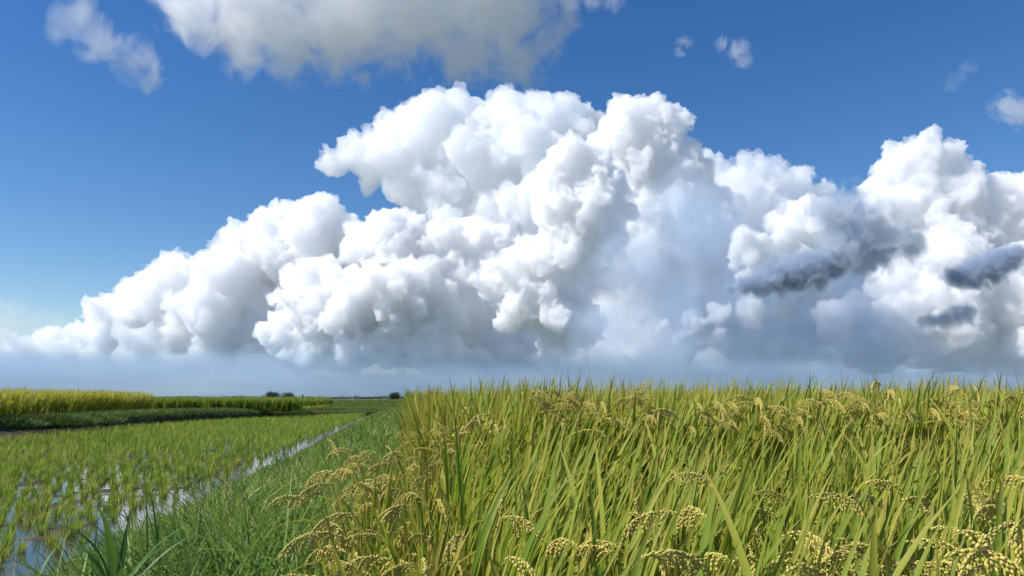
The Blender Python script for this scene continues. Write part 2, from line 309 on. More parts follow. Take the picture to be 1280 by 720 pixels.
M_tree = leaf_mat('tree_leaf', [(0, (.014, .030, .010)), (1, (.04, .065, .018))], trans=.2, spec=.1)
M_mud = soil_mat('wet_mud', [(.3, (.036, .028, .016)), (.55, (.075, .056, .032)), (.75, (.115, .088, .05))], 1.8, rough=.55, bump=.6, spec=.18)
M_soil = soil_mat('dark_soil', [(.3, (.030, .026, .016)), (.6, (.11, .085, .05)), (.8, (.075, .095, .035))], 2.5, spec=.05)
M_field = soil_mat('field_ground', [(.3, (.08, .095, .055)), (.6, (.115, .125, .07)), (.8, (.15, .145, .095))], .05, bump=.1)
M_bark = soil_mat('bark', [(.3, (.04, .03, .022)), (.7, (.09, .07, .05))], 3.0)
M_hill = soil_mat('hill_green', [(.3, (.03, .05, .03)), (.7, (.05, .075, .04))], .004, bump=0)
m, t = new_mat('paddy_water'); M_water = m
p = t.nodes.new('ShaderNodeBsdfPrincipled'); p.inputs['Base Color'].default_value = (.045, .038, .028, 1); p.inputs['Roughness'].default_value = .04; p.inputs['IOR'].default_value = 1.33
b = t.nodes.new('ShaderNodeBump'); b.inputs['Strength'].default_value = .12; b.inputs['Distance'].default_value = .01; t.links.new(noise(t, 9, 3), b.inputs['Height']); t.links.new(b.outputs[0], p.inputs['Normal'])
o = t.nodes.new('ShaderNodeOutputMaterial'); t.links.new(p.outputs[0], o.inputs[0])

# ------------------------------------------------------------------ blade geometry
class Geo:
    """collects quads with two point attributes, tint and along"""
    def __init__(s): s.V = []; s.F = []; s.T = []; s.A = []; s.n = 0
    def add(s, V, Fc, T, A):
        s.V.append(V); s.F.append(Fc + s.n); s.T.append(T); s.A.append(A); s.n += len(V)
    def mesh(s, name, mat):
        me = mesh_np(name, np.vstack(s.V), s.F)
        for nm, x in (('tint', s.T), ('along', s.A)):
            a = me.attributes.new(nm, 'FLOAT', 'POINT'); a.data.foreach_set('value', np.concatenate(x).astype(np.float32))
        me.materials.append(mat); return me
    def build(s, name, mat, parent=None):
        ob = bpy.data.objects.new(name, s.mesh(name, mat)); COL.objects.link(ob)
        if parent: ob.parent = parent
        return ob
def blades(g, base, az, tilt, bend, length, width, S=5, fold=0.0, twist=None, tint=None, pw=1.4, kind='leaf'):
    N = len(base); c = 3 if fold else 2
    tt = np.linspace(0, 1, S + 1)
    tm = (tt[1:] + tt[:-1]) / 2
    th = tilt[:, None] + bend[:, None] * tm[None] ** pw
    st = length[:, None] / S
    h = np.concatenate([np.zeros((N, 1)), np.cumsum(np.sin(th) * st, 1)], 1); z = np.concatenate([np.zeros((N, 1)), np.cumsum(np.cos(th) * st, 1)], 1)
    dx, dy = np.cos(az)[:, None], np.sin(az)[:, None]
    C = np.stack([base[:, 0:1] + dx * h, base[:, 1:2] + dy * h, base[:, 2:3] + z], 2)
    tw = np.zeros(N) if twist is None else twist
    the = np.concatenate([th, th[:, -1:]], 1)
    nrm = np.stack([dx * np.cos(the), dy * np.cos(the), -np.sin(the)], 2)       # normal of the untwisted blade
    side = np.stack([-np.sin(az), np.cos(az), np.zeros(N)], 1)[:, None, :]
    ct, sn = np.cos(tw)[:, None, None], np.sin(tw)[:, None, None]
    sd = side * ct + nrm * sn; nn = nrm * ct - side * sn
    if kind == 'leaf': wp = np.minimum(1, .45 + tt * 2.4) * np.clip(1 - tt ** 2.6, 0.02, 1)
    elif kind == 'stem': wp = 1 - .4 * tt
    else: wp = np.clip(1 - tt ** 1.6, .03, 1)
    wd = width[:, None, None] * wp[None, :, None] * .5
    if c == 2: P = np.stack([C - sd * wd, C + sd * wd], 2)
    else: P = np.stack([C - sd * wd, C + nn * wd * fold, C + sd * wd], 2)
    V = P.reshape(-1, 3)
    i = np.arange(S)[:, None] * c + np.arange(c - 1)[None]
    q = np.stack([i, i + 1, i + c + 1, i + c], 2).reshape(-1, 4)
    Fc = (q[None] + (np.arange(N) * (S + 1) * c)[:, None, None]).reshape(-1, 4)
    ti = rng.random(N) if tint is None else tint
    g.add(V, Fc, np.repeat(ti, (S + 1) * c), np.tile(np.repeat(tt, c), N))
U = lambda a, b, n: rng.uniform(a, b, n)
def rice_leaves(g, pos, n, lean=(.35, 0.), hmin=.22, hmax=.66, lmin=.34, lmax=.56, wmul=1.0, S=7, fold=.35, spread=.05, edge=0., tint=(0, 1), bend=(.05, .75), stems=True, top=1.0):
    """n leaf blades for every hill in pos (K,3); lean pulls the blades one way"""
    K = len(pos); N = K * n
    B = np.repeat(pos, n, 0)
    a0 = U(0, 2 * math.pi, N); til = U(.02, .26, N) + edge * U(0, .35, N)
    vx = np.cos(a0) * til + lean[0] * U(.3, 1.1, N); vy = np.sin(a0) * til + lean[1] * U(.3, 1.1, N)
    az = np.arctan2(vy, vx); tilt = np.minimum(np.hypot(vx, vy), 1.0)
    base = B + np.stack([np.cos(a0) * U(0, spread, N), np.sin(a0) * U(0, spread, N), U(hmin, hmax, N)], 1)
    ln = U(lmin, lmax, N) * top
    bd = U(bend[0], bend[1], N) ** 1.6
    dr = rng.random(N) < .05; bd = np.where(dr, U(1.1, 2.2, N), bd)
    blades(g, base, az, tilt, bd, ln, U(.015, .025, N) * wmul, S, fold, U(-.9, .9, N), np.clip(rng.beta(2, 2.3, N) * (tint[1] - tint[0]) + tint[0], 0, 1))
    if stems:
        ns = max(4, n // 2); N = K * ns; B = np.repeat(pos, ns, 0); a = U(0, 6.28, N)
        blades(g, B + np.stack([np.cos(a) * .03, np.sin(a) * .03, 0 * a], 1), a, U(0, .12, N), U(0, .1, N), U(.5, .75, N), np.full(N, .006 * max(1, wmul * .8)), 3, 0, U(-1.5, 1.5, N), U(.2, .7, N), kind='stem')

# ------------------------------------------------------------------ rice panicles
def panicle_geo(g, sub, L, t0, t1, org=(0, 0, 0), az=0., nb=9, grain=.0086, gap=.0047, fat=1.0, full=1.0):
    Vg, Fg = ico(1) if sub else (np.array([[1, 0, 0], [-1, 0, 0], [0, 1, 0], [0, -1, 0], [0, 0, 1], [0, 0, -1.]]), np.array([[0, 2, 4], [2, 1, 4], [1, 3, 4], [3, 0, 4], [2, 0, 5], [1, 2, 5], [3, 1, 5], [0, 3, 5]]))
    if sub: Vg = Vg * np.stack([np.ones(len(Vg)), 1.06 - .42 * np.abs(Vg[:, 0]) ** 1.5, 1.06 - .42 * np.abs(Vg[:, 0]) ** 1.5], 1)
    S = 24; tt = (np.arange(S) + .5) / S
    th = t0 + (t1 - t0) * tt ** .75
    x = np.concatenate([[0], np.cumsum(np.sin(th) * L / S)]); z = np.concatenate([[0], np.cumsum(np.cos(th) * L / S)])
    Cs, Ds, Ts = [], [], []
    yaw = rng.uniform(-.25, .25)
    for b in range(nb):
        s0 = .12 + .60 * b / nb + rng.uniform(-.03, .03); ln = L * rng.uniform(.30, .42) * (1 - .3 * s0)
        k = int(s0 * S); p = np.array([x[k], 0, z[k]]); a = th[min(k, S - 1)]
        sidev = rng.uniform(-.09, .09); a += rng.uniform(-.12, .05)
        n = int(ln / gap * full)
        for j in range(n):
            u = j / n; aa = a + (min(t1 + .15, 3.0) - a) * min(1, u * 1.15)
            d = np.array([math.sin(aa), sidev * (1 - .8 * u), math.cos(aa)]); d /= np.linalg.norm(d)
            p = p + d * gap
            o = np.array([rng.normal(0, .2), (1 if j % 2 else -1) * .34 + rng.normal(0, .12), rng.normal(0, .2)])
            e = d + o * .3; e /= np.linalg.norm(e)
            Cs.append(p + o * .0034 + e * grain * .3); Ds.append(e); Ts.append(np.clip(rng.normal(.48, .28) + .12 * (s0 - .4), 0, 1))
    Cs, Ds = np.array(Cs), np.array(Ds); n = len(Cs)
    ref = rng.normal(size=(n, 3)); B = np.cross(Ds, ref); B /= np.linalg.norm(B, axis=1)[:, None]; Cc = np.cross(Ds, B)
    sc_ = U(.85, 1.1, n)[:, None, None]
    V = Cs[:, None] + sc_ * (Vg[None, :, 0:1] * Ds[:, None] * grain * .5 + Vg[None, :, 1:2] * B[:, None] * grain * .21 * fat + Vg[None, :, 2:3] * Cc[:, None] * grain * .17 * fat)
    V = V.reshape(-1, 3)
    # the thin axis, as a three sided tube of triangles
    r = .0011 * np.linspace(1, .5, S + 1)
    ang = np.arange(3) * 2.094
    ax = np.stack([x[:, None] + np.cos(ang) * r[:, None], np.sin(ang) * r[:, None], z[:, None] + np.cos(ang + 1) * r[:, None] * .5], 2).reshape(-1, 3)
    i = np.arange(S)[:, None] * 3 + np.arange(3)[None]; j = np.arange(S)[:, None] * 3 + (np.arange(3)[None] + 1) % 3
    af = np.concatenate([np.stack([i, j, j + 3], 2).reshape(-1, 3), np.stack([i, j + 3, i + 3], 2).reshape(-1, 3)])
    F_ = np.concatenate([(Fg[None] + (np.arange(n) * len(Vg))[:, None, None]).reshape(-1, 3), af + len(V)])
    V = np.vstack([V, ax])
    T = np.concatenate([np.repeat(Ts, len(Vg)), np.zeros(len(ax))])
    c, s = math.cos(az + yaw), math.sin(az + yaw)
    V = V @ np.array([[c, s, 0], [-s, c, 0], [0, 0, 1]]) + np.array(org)
    g.add(V, F_, T, np.zeros(len(V)))

# ------------------------------------------------------------------ ground, paddy and banks
def sheet(name, X, Y, Z, mat, label=None):
    """a grid of points as a sheet"""
    n, m_ = X.shape
    V = np.stack([X, Y, Z], 2).reshape(-1, 3)
    i = (np.arange(n - 1)[:, None] * m_ + np.arange(m_ - 1)[None])
    Fc = np.stack([i, i + 1, i + m_ + 1, i + m_], 2).reshape(-1, 4)
    me = mesh_np(name, V, Fc); me.materials.append(mat)
    ob = bpy.data.objects.new(name, me); COL.objects.link(ob); ob['kind'] = 'structure'
    return ob
def n2(x, y, s, seed=0, o=4):
    return fbm(np.stack([x.ravel() / s, y.ravel() / s, 0 * x.ravel()], 1), o, seed).reshape(x.shape)
G_Z = -.45
EDGE = [(-17.5, 8), (-15, 16), (-12.9, 24.6), (-12.2, 34), (-11.2, 42), (-9, 48.5), (-6.6, 55), (-3.0, 62), (-.4, 67)]      # foot of the far bank of the paddy
ex = np.array(EDGE)
def edge_x(y): return np.interp(y, ex[:, 1], ex[:, 0])
sheet('ground', *np.meshgrid(np.array([-40000, -400, 0, 400, 40000.]), np.array([-2000, 60, 400, 2000, 50000.])), np.full((5, 5), G_Z), M_field)
xs = np.concatenate([np.linspace(-19, -9, 60), np.linspace(-8.9, -2.2, 130)]); ys = np.concatenate([np.linspace(2, 16, 170), np.linspace(16.2, 70, 160)])
X, Y = np.meshgrid(xs, ys)
WATER_Z = -.17
Z = WATER_Z - .008 + .034 * n2(X, Y, .5, 3) + .022 * n2(X, Y, 2.2, 9, 2) - .03 * np.clip((X + 3.4) / .5, 0, 1)
sheet('paddy_mud', X, Y, Z, M_mud)
sheet('paddy_water', *np.meshgrid(np.linspace(-19, -2.1, 4), np.linspace(1.5, 70, 4)), np.full((4, 4), WATER_Z), M_water)
# the grassy bund: level top, shoulder sloping into the water
pr = np.array([(-2.72, -.5), (-2.5, -.24), (-2.3, -.15), (-1.9, -.09), (-1.2, -.03), (-.5, .0), (.05, -.03), (.15, -.5)])
ys = np.concatenate([np.linspace(-1.5, 20, 120), np.linspace(20.5, 120, 80)])
X = np.repeat(pr[None, :, 0], len(ys), 0); Y = np.repeat(ys[:, None], len(pr), 1)
wob = .30 * n2(Y, Y * 0, 1.5, 5)
Z = np.repeat(pr[None, :, 1], len(ys), 0) + .05 * n2(X, Y, .7, 8); X = X + wob * np.clip((-X - 1.2), 0, 1)
sheet('grass_bund', X, Y, Z, M_soil)
# soil under the rice on the right, a low step up to the further rice
ys = np.array([-1.5, 0, 2, 4.2, 4.5, 4.75, 5.2, 20, 62, 62.3]); zz = np.array([-.04, -.04, -.04, -.04, -.08, .13, .16, .18, .2, -.5])
X, Y = np.meshgrid(np.array([.0, .12, .3, 2, 6, 20, 60.]), ys); Z = np.repeat(zz[:, None], 7, 1); Z[:, 0] = -.5; X[5:, :3] += .22
sheet('rice_bed_soil', X, Y, Z, M_soil)
# the bank beyond the paddy, with its earth face and level top
yy = np.linspace(8, 67, 120); e = edge_x(yy)
# outward direction (away from the paddy)
tx = np.gradient(e, yy); nx, ny = -1 / np.hypot(1, tx), tx / np.hypot(1, tx)
prof = np.array([(-.15, -.45), (0, -.2), (.10, .04), (.24, .22), (.45, .34), (.9, .42), (2.5, .44), (6.0, .36), (8.0, .3), (9.0, -.5)])
X = e[:, None] + nx[:, None] * prof[None, :, 0]; Y = yy[:, None] + ny[:, None] * prof[None, :, 0]; fade = np.interp(yy, [8, 46, 58, 67], [1, 1, .45, .15])
Z = -.2 + (prof[None, :, 1] + .2) * fade[:, None]
r = n2(X, Y, .8, 15); Z = Z + .10 * r * (prof[None, :, 1] > -.3); X = X + .14 * n2(X, Y, .9, 25)
sheet('earth_bank', X, Y, Z, M_soil)
X, Y = np.meshgrid(np.linspace(-90, -9.5, 20), np.linspace(6, 75, 20)); sheet('field_soil', X - .0, Y, np.where(X > -13.3 + (Y > 46) * 7, -.5, .28), M_soil)

# ------------------------------------------------------------------ rice: single plants
PAN = []
for k in range(14):
    g = Geo(); panicle_geo(g, 1, rng.uniform(.145, .195), rng.uniform(.25, .75), rng.uniform(2.55, 3.0), nb=int(rng.integers(11, 14)), fat=1.3, grain=.0092, gap=.0048); PAN.append(g.mesh('panicle', M_grain))
PAN_UP = []
for k in range(5):
    g = Geo(); panicle_geo(g, 1, rng.uniform(.15, .19), rng.uniform(.0, .2), rng.uniform(1.2, 1.9), nb=9); PAN_UP.append(g.mesh('panicle', M_grain))
def plant_meshes(n, leaves, mat, **kw):
    out = []
    for k in range(n):
        g = Geo(); rice_leaves(g, np.zeros((1, 3)), leaves, **kw); out.append(g.mesh('rice_plant', mat))
    return out
PL_MID = plant_meshes(20, 20, M_rice, lean=(.27, -.04), hmin=.2, hmax=.62, lmin=.32, lmax=.52, bend=(.1, .9))
PL_EDGE = plant_meshes(10, 30, M_rice, lean=(-.14, -.05), hmin=.1, hmax=.6, lmin=.28, lmax=.48, edge=.4, tint=(.2, 1))
PL_BACK = plant_meshes(12, 26, M_rice, lean=(.27, -.05), hmin=.2, hmax=.64, lmax=.52)
PL_BEDGE = plant_meshes(8, 34, M_rice_ripe, lean=(-.24, -.12), hmin=.05, hmax=.62, lmin=.28, lmax=.46, edge=.5)
G_R = 'rice plants standing in the right hand field'
def put_plant(meshes, x, y, z, scale, npan, pan_az, label, hp=(.66, .84), zrot=.5, up=.12, out=.1, ps=1.0):
    ob = bpy.data.objects.new('rice_plant', meshes[int(rng.integers(len(meshes)))]); COL.objects.link(ob)
    ob.location = (x, y, z); ob.rotation_euler = (0, 0, rng.uniform(-zrot, zrot)); ob.scale = (scale, scale, scale * rng.uniform(.95, 1.05))
    tag(ob, label, 'rice plant', G_R)
    for k in range(npan):
        pm = PAN_UP if rng.random() < up else PAN
        c = bpy.data.objects.new('panicle', pm[int(rng.integers(len(pm)))]); COL.objects.link(c); c.parent = ob
        a = rng.uniform(0, 6.28); rr = rng.uniform(.02, out)
        c.location = (math.cos(a) * rr + math.cos(pan_az) * .05, math.sin(a) * rr + math.sin(pan_az) * .05, rng.uniform(*hp))
        s = rng.uniform(.85, 1.1) * ps
        c.scale = (s, s, s); c.rotation_euler = (rng.normal(0, .12), rng.normal(0, .12), pan_az + rng.normal(0, .7))
    return ob
n_ind = 0
half = math.tan(R(33.6))
def in_view(x, y, m_=.25):
    a = math.atan2(x, y) + YAW
    return abs(a) < R(33.6) + m_ / max(.6, math.hypot(x, y))
for y in np.arange(.80, 4.42, .23):
    for x in np.arange(-.12, 5, .185):
        px, py = x + rng.uniform(-.05, .05), y + rng.uniform(-.05, .05)
        if px < -.14 + max(0, 1.75 - py) * .42 or not in_view(px, py): continue
        edge = px < .16 + max(0, 1.75 - py) * .42
        far = py > 2.6
        if edge:
            put_plant(PL_EDGE, px, py, -.03, rng.uniform(.93, 1.0), int(rng.integers(8, 12)), math.pi + rng.normal(0, .6), 'rice plant at the near edge leaning over the grass with drooping golden panicles', hp=(.42, .90), out=.17)
        elif far:
            k = int(rng.random() < .25)
            put_plant(PL_MID, px, py, -.03, rng.uniform(.96, 1.03) + .07 * (py > 3.2), k, rng.normal(0, .8), 'leafy green rice plant in the middle of the near bed' + (' with a half hidden panicle' if k else ', no panicle showing'), hp=(.60, .74))
        else:
            k = int(rng.integers(2, 5)) if py < 1.3 else int(rng.integers(4, 7)) if py < 1.85 else int(rng.integers(0, 3))
            put_plant(PL_MID, px, py, -.03, rng.uniform(.95, 1.03), k, rng.normal(0, .7), 'broad leaved rice plant close to the viewer ' + ('with heavy golden panicles arching over' if k else 'without panicles'), hp=(.78, .94) if py < 1.3 else (.70, .91), ps=1.0 if py < 1.3 else 1.12)
        n_ind += 1
later = []
for y in np.arange(4.85, 9.2, .25):
    for x in np.arange(.17, 9.5, .19):
        px, py = x + rng.uniform(-.05, .05), y + rng.uniform(-.05, .05)
        if not in_view(px, py, .4): continue
        edge = px < .55; row = y < 5.0
        if (row or (edge and y < 8) or y < 5.6) and n_ind < 296:
            if edge: put_plant(PL_BEDGE, px, py, .12, rng.uniform(.95, 1.05) * min(1, .60 + max(0, px) * .8), 14, math.pi + rng.normal(0, .6), 'ripe straw coloured rice plant at the sunlit left end of the taller rice', hp=(.2, .98), out=.22)
            elif row: put_plant(PL_BACK, px, py, .17, rng.uniform(.95, 1.06), int(rng.integers(6, 10)), -.9 + rng.normal(0, .7), 'rice plant in the front row of the taller rice, panicles hooked over', hp=(.76, .95), ps=1.35)
            else: put_plant(PL_BACK, px, py, .17, rng.uniform(.97, 1.08), int(rng.integers(0, 3)), rng.normal(0, 1), 'tall rice plant behind the front row of the taller rice', hp=(.66, .82))
            n_ind += 1
        else: later.append((px, py, .2))
print('rice plants', n_ind, 'later', len(later))
# ------------------------------------------------------------------ the rest of the rice, as one crop per field
def hills(x0, x1, y0, y1, dens, cond=None):
    n = int((x1 - x0) * (y1 - y0) * dens); x, y = U(x0, x1, n), U(y0, y1, n)
    a = np.arctan2(x, y) + YAW
    k = np.abs(a) < R(43)
    if cond is not None: k &= cond(x, y)
    return x[k], y[k]
def far_panicles(g, x, y, z, n, az0, hm, L=(.14, .22), w=.022):
    N = len(x) * n; P = np.stack([np.repeat(x, n), np.repeat(y, n), np.repeat(z, n)], 1)
    a = az0 + rng.normal(0, .8, N)
    P[:, 0] += rng.normal(0, .07, N); P[:, 1] += rng.normal(0, .07, N); P[:, 2] += U(hm[0], hm[1], N)
    blades(g, P, a, U(.2, .7, N), U(1.6, 2.3, N), U(L[0], L[1], N), U(.7, 1.2, N) * w, 5, .5, U(-.5, .5, N), np.clip(rng.normal(.5, .22, N), 0, 1), pw=.8)
g = Geo(); gp = Geo()
if later:
    P = np.array(later); d = P[:, 0] < .55; P[:, 2] = np.where(d, .1, P[:, 2])
    rice_leaves(g, P[~d], 20, lean=(.2, -.05), S=5, top=1.04)
    if d.any():
        rice_leaves(g, P[d], 26, lean=(-.2, -.1), S=5, hmin=.05, edge=.4, tint=(.3, 1))
        for q in P[d]:
            for k in range(4): panicle_geo(gp, 0, rng.uniform(.16, .2), .4, 2.7, (q[0] + rng.normal(-.05, .05), q[1] + rng.normal(0, .05), q[2] + rng.uniform(.4, .8)), math.pi + rng.normal(0, .8), nb=8, grain=.010, gap=.008)
    far_panicles(gp, P[:, 0], P[:, 1], P[:, 2], 2, 0, (.66, .8))
x, y = hills(.1, 14, 9.2, 18, 15); rice_leaves(g, np.stack([x, y, x * 0 + .18], 1), 11, lean=(.15, -.05), S=4, fold=0, wmul=1.5, hmin=.3, top=1.05, stems=False)
x, y = hills(.25, .7, 8, 40, 20); rice_leaves(g, np.stack([x, y, x * 0 + .18], 1), 16, lean=(-.2, -.1), S=4, fold=0, wmul=1.5, hmin=.0, top=1.0, edge=.4, tint=(.4, 1), stems=False); far_panicles(gp, x, y, x * 0 + .18, 4, math.pi, (.3, .8))
x, y = hills(.1, 52, 18, 60, 7); rice_leaves(g, np.stack([x, y, x * 0 + .18], 1), 9, lean=(.1, -.05), S=3, fold=0, wmul=2.4, hmin=.4, top=1.05, stems=False)
crop = tag(g.build('rice_crop', M_rice), 'green gold rice crop stretching away behind the front row of the taller rice', 'rice', kind='stuff')
gp.build('panicle', M_grain, crop)
# filler stems and low leaves in the near bed, seen only between the single plants
g = Geo()
x, y = hills(.2, 3.6, 1.0, 4.1, 30, lambda x, y: x > .3 + np.maximum(0, 1.75 - y) * .34)
rice_leaves(g, np.stack([x, y, x * 0 - .04], 1), 7, lean=(.15, 0), hmin=.05, hmax=.35, lmin=.2, lmax=.38, S=4, fold=0, bend=(.3, 1.6), tint=(0, .6))
tag(g.build('rice_undergrowth', M_rice), 'low shaded rice leaves and stems under the near plants', 'rice', kind='stuff')
# field on the left bank
g = Geo(); gp = Geo()
x, y = hills(-14.9, -13.7, 19, 46, 26); rice_leaves(g, np.stack([x, y, x * 0 + .33], 1), 14, lean=(.25, 0), S=4, fold=0, wmul=1.4, hmin=.05, hmax=.66, top=1.2, tint=(.25, 1)); far_panicles(gp, x, y, x * 0 + .33, 2, 0, (.7, 1.0), w=.022)
x, y = hills(-30, -14.5, 19, 46, 12); rice_leaves(g, np.stack([x, y, x * 0 + .33], 1), 9, lean=(.25, 0), S=3, fold=0, wmul=1.8, hmin=.34, hmax=.7, top=1.2, tint=(.3, 1), stems=False); far_panicles(gp, x, y, x * 0 + .33, 1, 0, (.8, 1.0), w=.03)
crop = tag(g.build('rice_crop', M_rice), 'tall yellowing rice crop on top of the earth bank at the left', 'rice', kind='stuff'); gp.build('panicle', M_grain, crop)
g = Geo()
x, y = hills(-15.2, -6.4, 50, 51.4, 30); rice_leaves(g, np.stack([x, y, x * 0 + .28], 1), 13, lean=(.2, 0), S=3, fold=0, wmul=1.8, hmin=.03, hmax=.5, top=1.0)
x, y = hills(-50, -6.4, 51, 76, 7); rice_leaves(g, np.stack([x, y, x * 0 + .28], 1), 8, lean=(.2, 0), S=3, fold=0, wmul=2.4, hmin=.2, hmax=.5, top=1.0, stems=False)
tag(g.build('rice_crop', M_rice_green), 'greener rice crop behind the yellowing one on the left bank', 'rice', kind='stuff')

# ------------------------------------------------------------------ short rice tufts standing in the paddy
def tuft_leaves(g, pos, n, wmul=1., S=4, hmul=1.):
    K = len(pos); N = K * n; B = np.repeat(pos, n, 0); a = U(0, 6.28, N); r = U(0, .055, N)
    sc_ = np.repeat(U(.8, 1.15, K), n) * hmul
    tp = np.clip(np.repeat(U(.15, .8, K), n) + rng.normal(0, .16, N), 0, 1)
    blades(g, B + np.stack([np.cos(a) * r, np.sin(a) * r, 0 * a - .01], 1), a + rng.normal(0, .5, N), U(.02, .34, N), U(.02, .6, N), U(.14, .30, N) * sc_, U(.005, .009, N) * wmul, S, 0, U(-.8, .8, N), tp)
TU = []
for k in range(16):
    g = Geo(); tuft_leaves(g, np.zeros((1, 3)), 44, 1.1, 4, .74)
    # dead straw stubble at the foot
    a = U(0, 6.28, 12); blades(g, np.stack([np.cos(a) * .03, np.sin(a) * .03, 0 * a - .02], 1), a, U(0, .35, 12), U(0, .2, 12), U(.06, .12, 12), U(.006, .009, 12), 2, 0, U(-1, 1, 12), np.full(12, 1.), kind='stem')
    TU.append(g.mesh('rice_tuft', M_tuft))
cand = []
for yv in np.arange(4.5, 66, .37):
    for k, xv in enumerate(np.arange(-2.88, -19, -.31)):
        px, py = xv + rng.normal(0, .035) , yv + rng.normal(0, .045)
        if px < edge_x(py) + .04: continue
        iv = in_view(px, py, .15)
        if not iv and not in_view(px, py, 3.0): continue
        if py > 9 and rng.random() < .03: continue
        if k == 0 and rng.random() < .6: continue
        cand.append((math.hypot(px, py) + (0 if iv else 500), px, py, k))
cand.sort()
for i, (d, px, py, k) in enumerate(cand[:298]):
    ob = bpy.data.objects.new('rice_tuft', TU[i % 16]); COL.objects.link(ob); ob.location = (px, py, WATER_Z); ob.rotation_euler = (0, 0, rng.uniform(0, 6.28)); s = rng.uniform(.8, 1.12) * (.65 if k == 0 else 1); ob.scale = (s, s, s * rng.uniform(.9, 1.1))
    tag(ob, 'small ragged green rice tuft on the edge of the open strip of water' if k == 0 else ('bright green rice tuft standing clear in shallow water' if py < 9.5 else 'green rice tuft crowded among others in the wet mud'), 'rice tuft', 'short rice tufts in the paddy')
g = Geo(); P = np.array([(c[1], c[2], WATER_Z) for c in cand[298:]])
d = np.hypot(P[:, 0], P[:, 1]); print('tufts', len(cand))
tuft_leaves(g, P[d < 20], 22, 1.3, 3); tuft_leaves(g, P[(d >= 20) & (d < 36)], 15, 1.9, 3); tuft_leaves(g, P[d >= 36], 11, 2.8, 2)
tag(g.build('rice_tufts', M_tuft), 'short green rice tufts covering the far part of the wet paddy', 'rice tufts', kind='stuff')

# ------------------------------------------------------------------ grass of the bund
g = Geo()
def turf(g, x0, x1, y0, y1, dens, lmin, lmax, wid, S, cond=None, hmod=1.0):
    x, y = hills(x0, x1, y0, y1, dens, cond)
    N = len(x); f = fbm(np.stack([x / .5, y / .5, 0 * x], 1), 3, 40); f2 = fbm(np.stack([x / .9, y / .9, 0 * x], 1), 3, 44)
    a = 6.28 * (f * 1.6) + rng.normal(0, .9, N); ln = U(lmin, lmax, N) * (1 + .7 * f2) * hmod * np.clip(np.interp(x, [-2.6, -2.2, -1.2], [.24, .42, 1]), 0, 1)
    z = np.interp(x, pr[:, 0], pr[:, 1]) - .02
    blades(g, np.stack([x, y, z], 1), a, U(.02, .7, N), U(.3, 2.1, N), ln, U(.7, 1.9, N) * wid, S, 0, U(-.8, .8, N), np.where(rng.random(N) < .04, 1., np.clip(.45 + f * .7 + rng.normal(0, .2, N), 0, .93)))
turf(g, -2.6, .16, 2.0, 6.5, 2500, .26, .72, .0095, 7)
turf(g, -2.6, .16, 6.5, 14, 1250, .24, .60, .012, 5)
turf(g, -2.6, .16, 14, 30, 500, .20, .44, .018, 4)
turf(g, -2.6, .2, 30, 75, 220, .16, .34, .03, 3)
tag(g.build('bund_grass', M_grass), 'dense long green grass covering the bund between the water and the rice', 'grass', kind='stuff')
# broad leaved weeds standing out of it
def weed(x, y, h, n, wid, label, lean=0.0):
    g = Geo(); N = n
    a = U(0, 6.28, N); zb = U(.05, .62, N) * h
    blades(g, np.stack([np.cos(a) * .012, np.sin(a) * .012, zb], 1), a, U(.2, .55, N), U(.5, 2.1, N), U(.30, .5, N) * h * 1.25, U(.75, 1.25, N) * wid, 9, .3, U(-.4, .4, N), rng.random(N))
    st = g.build('weed', M_weed); st.location = (x, y, 0); tag(st, label, 'weed', 'broad leaved weeds in the bund grass')
    g2 = Geo(); a = U(0, 6.28, 6); blades(g2, np.stack([np.cos(a) * .012, np.sin(a) * .012, 0 * a - .02], 1), a, U(0, .12, 6), U(0, .25, 6), U(.6, .9, 6) * h, np.full(6, .007), 5, 0, U(-1, 1, 6), rng.random(6), kind='stem')
    g2.build('stem', M_weed, st)
weed(-1.02, 3.1, .74, 30, .021, 'tall broad leaved weed, biggest one, at the water edge of the grass')
weed(-1.40, 3.3, .60, 22, .020, 'drooping broad leaved weed with blades bent down over the water')
weed(-.74, 2.9, .58, 18, .022, 'shorter broad leaved weed close right of the tallest one')
weed(-1.2, 2.85, .62, 14, .022, 'broad leaved weed low in the corner by the water')
weed(-.30, 3.4, .5, 10, .018, 'thin broad leaved weed in the grass next to the rice')
weed(-1.75, 5.6, .5, 10, .016, 'small stiff weed by the far part of the water edge')

# ------------------------------------------------------------------ grass on the far bank
g = Geo()
yy = U(9, 67, 42000); e = edge_x(yy); off = np.abs(rng.normal(0, .35, len(yy))) ** .8 * 2.0
tx = np.interp(yy, np.linspace(8, 67, 120), np.gradient(edge_x(np.linspace(8, 67, 120)), np.linspace(8, 67, 120))); hy = np.hypot(1, tx)
x = e - off / hy; y = yy + tx / hy * off; fd = np.interp(yy, [8, 46, 58, 67], [1, 1, .45, .15])
z = -.2 + (np.interp(off, prof[:, 0], prof[:, 1]) + .2) * fd
k = (rng.random(len(yy)) < np.clip((off - .02) / .38 + .3 + .5 * fbm(np.stack([x / 1.2, y / 1.2, 0 * x], 1), 3, 61), .03, 1)); x, y, z = x[k], y[k], z[k]; N = len(x)
blades(g, np.stack([x, y, z], 1), U(-1.6, 1.6, N), U(.1, .9, N), U(.3, 1.5, N), U(.12, .30, N), U(.012, .022, N), 3, 0, U(-.8, .8, N))
x = U(-30, -12.6, 16000); y = U(10, 48, 16000); k = x < edge_x(y) - 1; x, y = x[k], y[k]; N = len(x)
blades(g, np.stack([x, y, x * 0 + .34], 1), U(0, 6.28, N), U(.1, .7, N), U(.3, 1.2, N), U(.12, .24, N), U(.014, .024, N), 3, 0, U(-.8, .8, N))
tag(g.build('bank_grass', M_bank), 'dull green grass on the top and face of the dark earth bank', 'grass', kind='stuff')
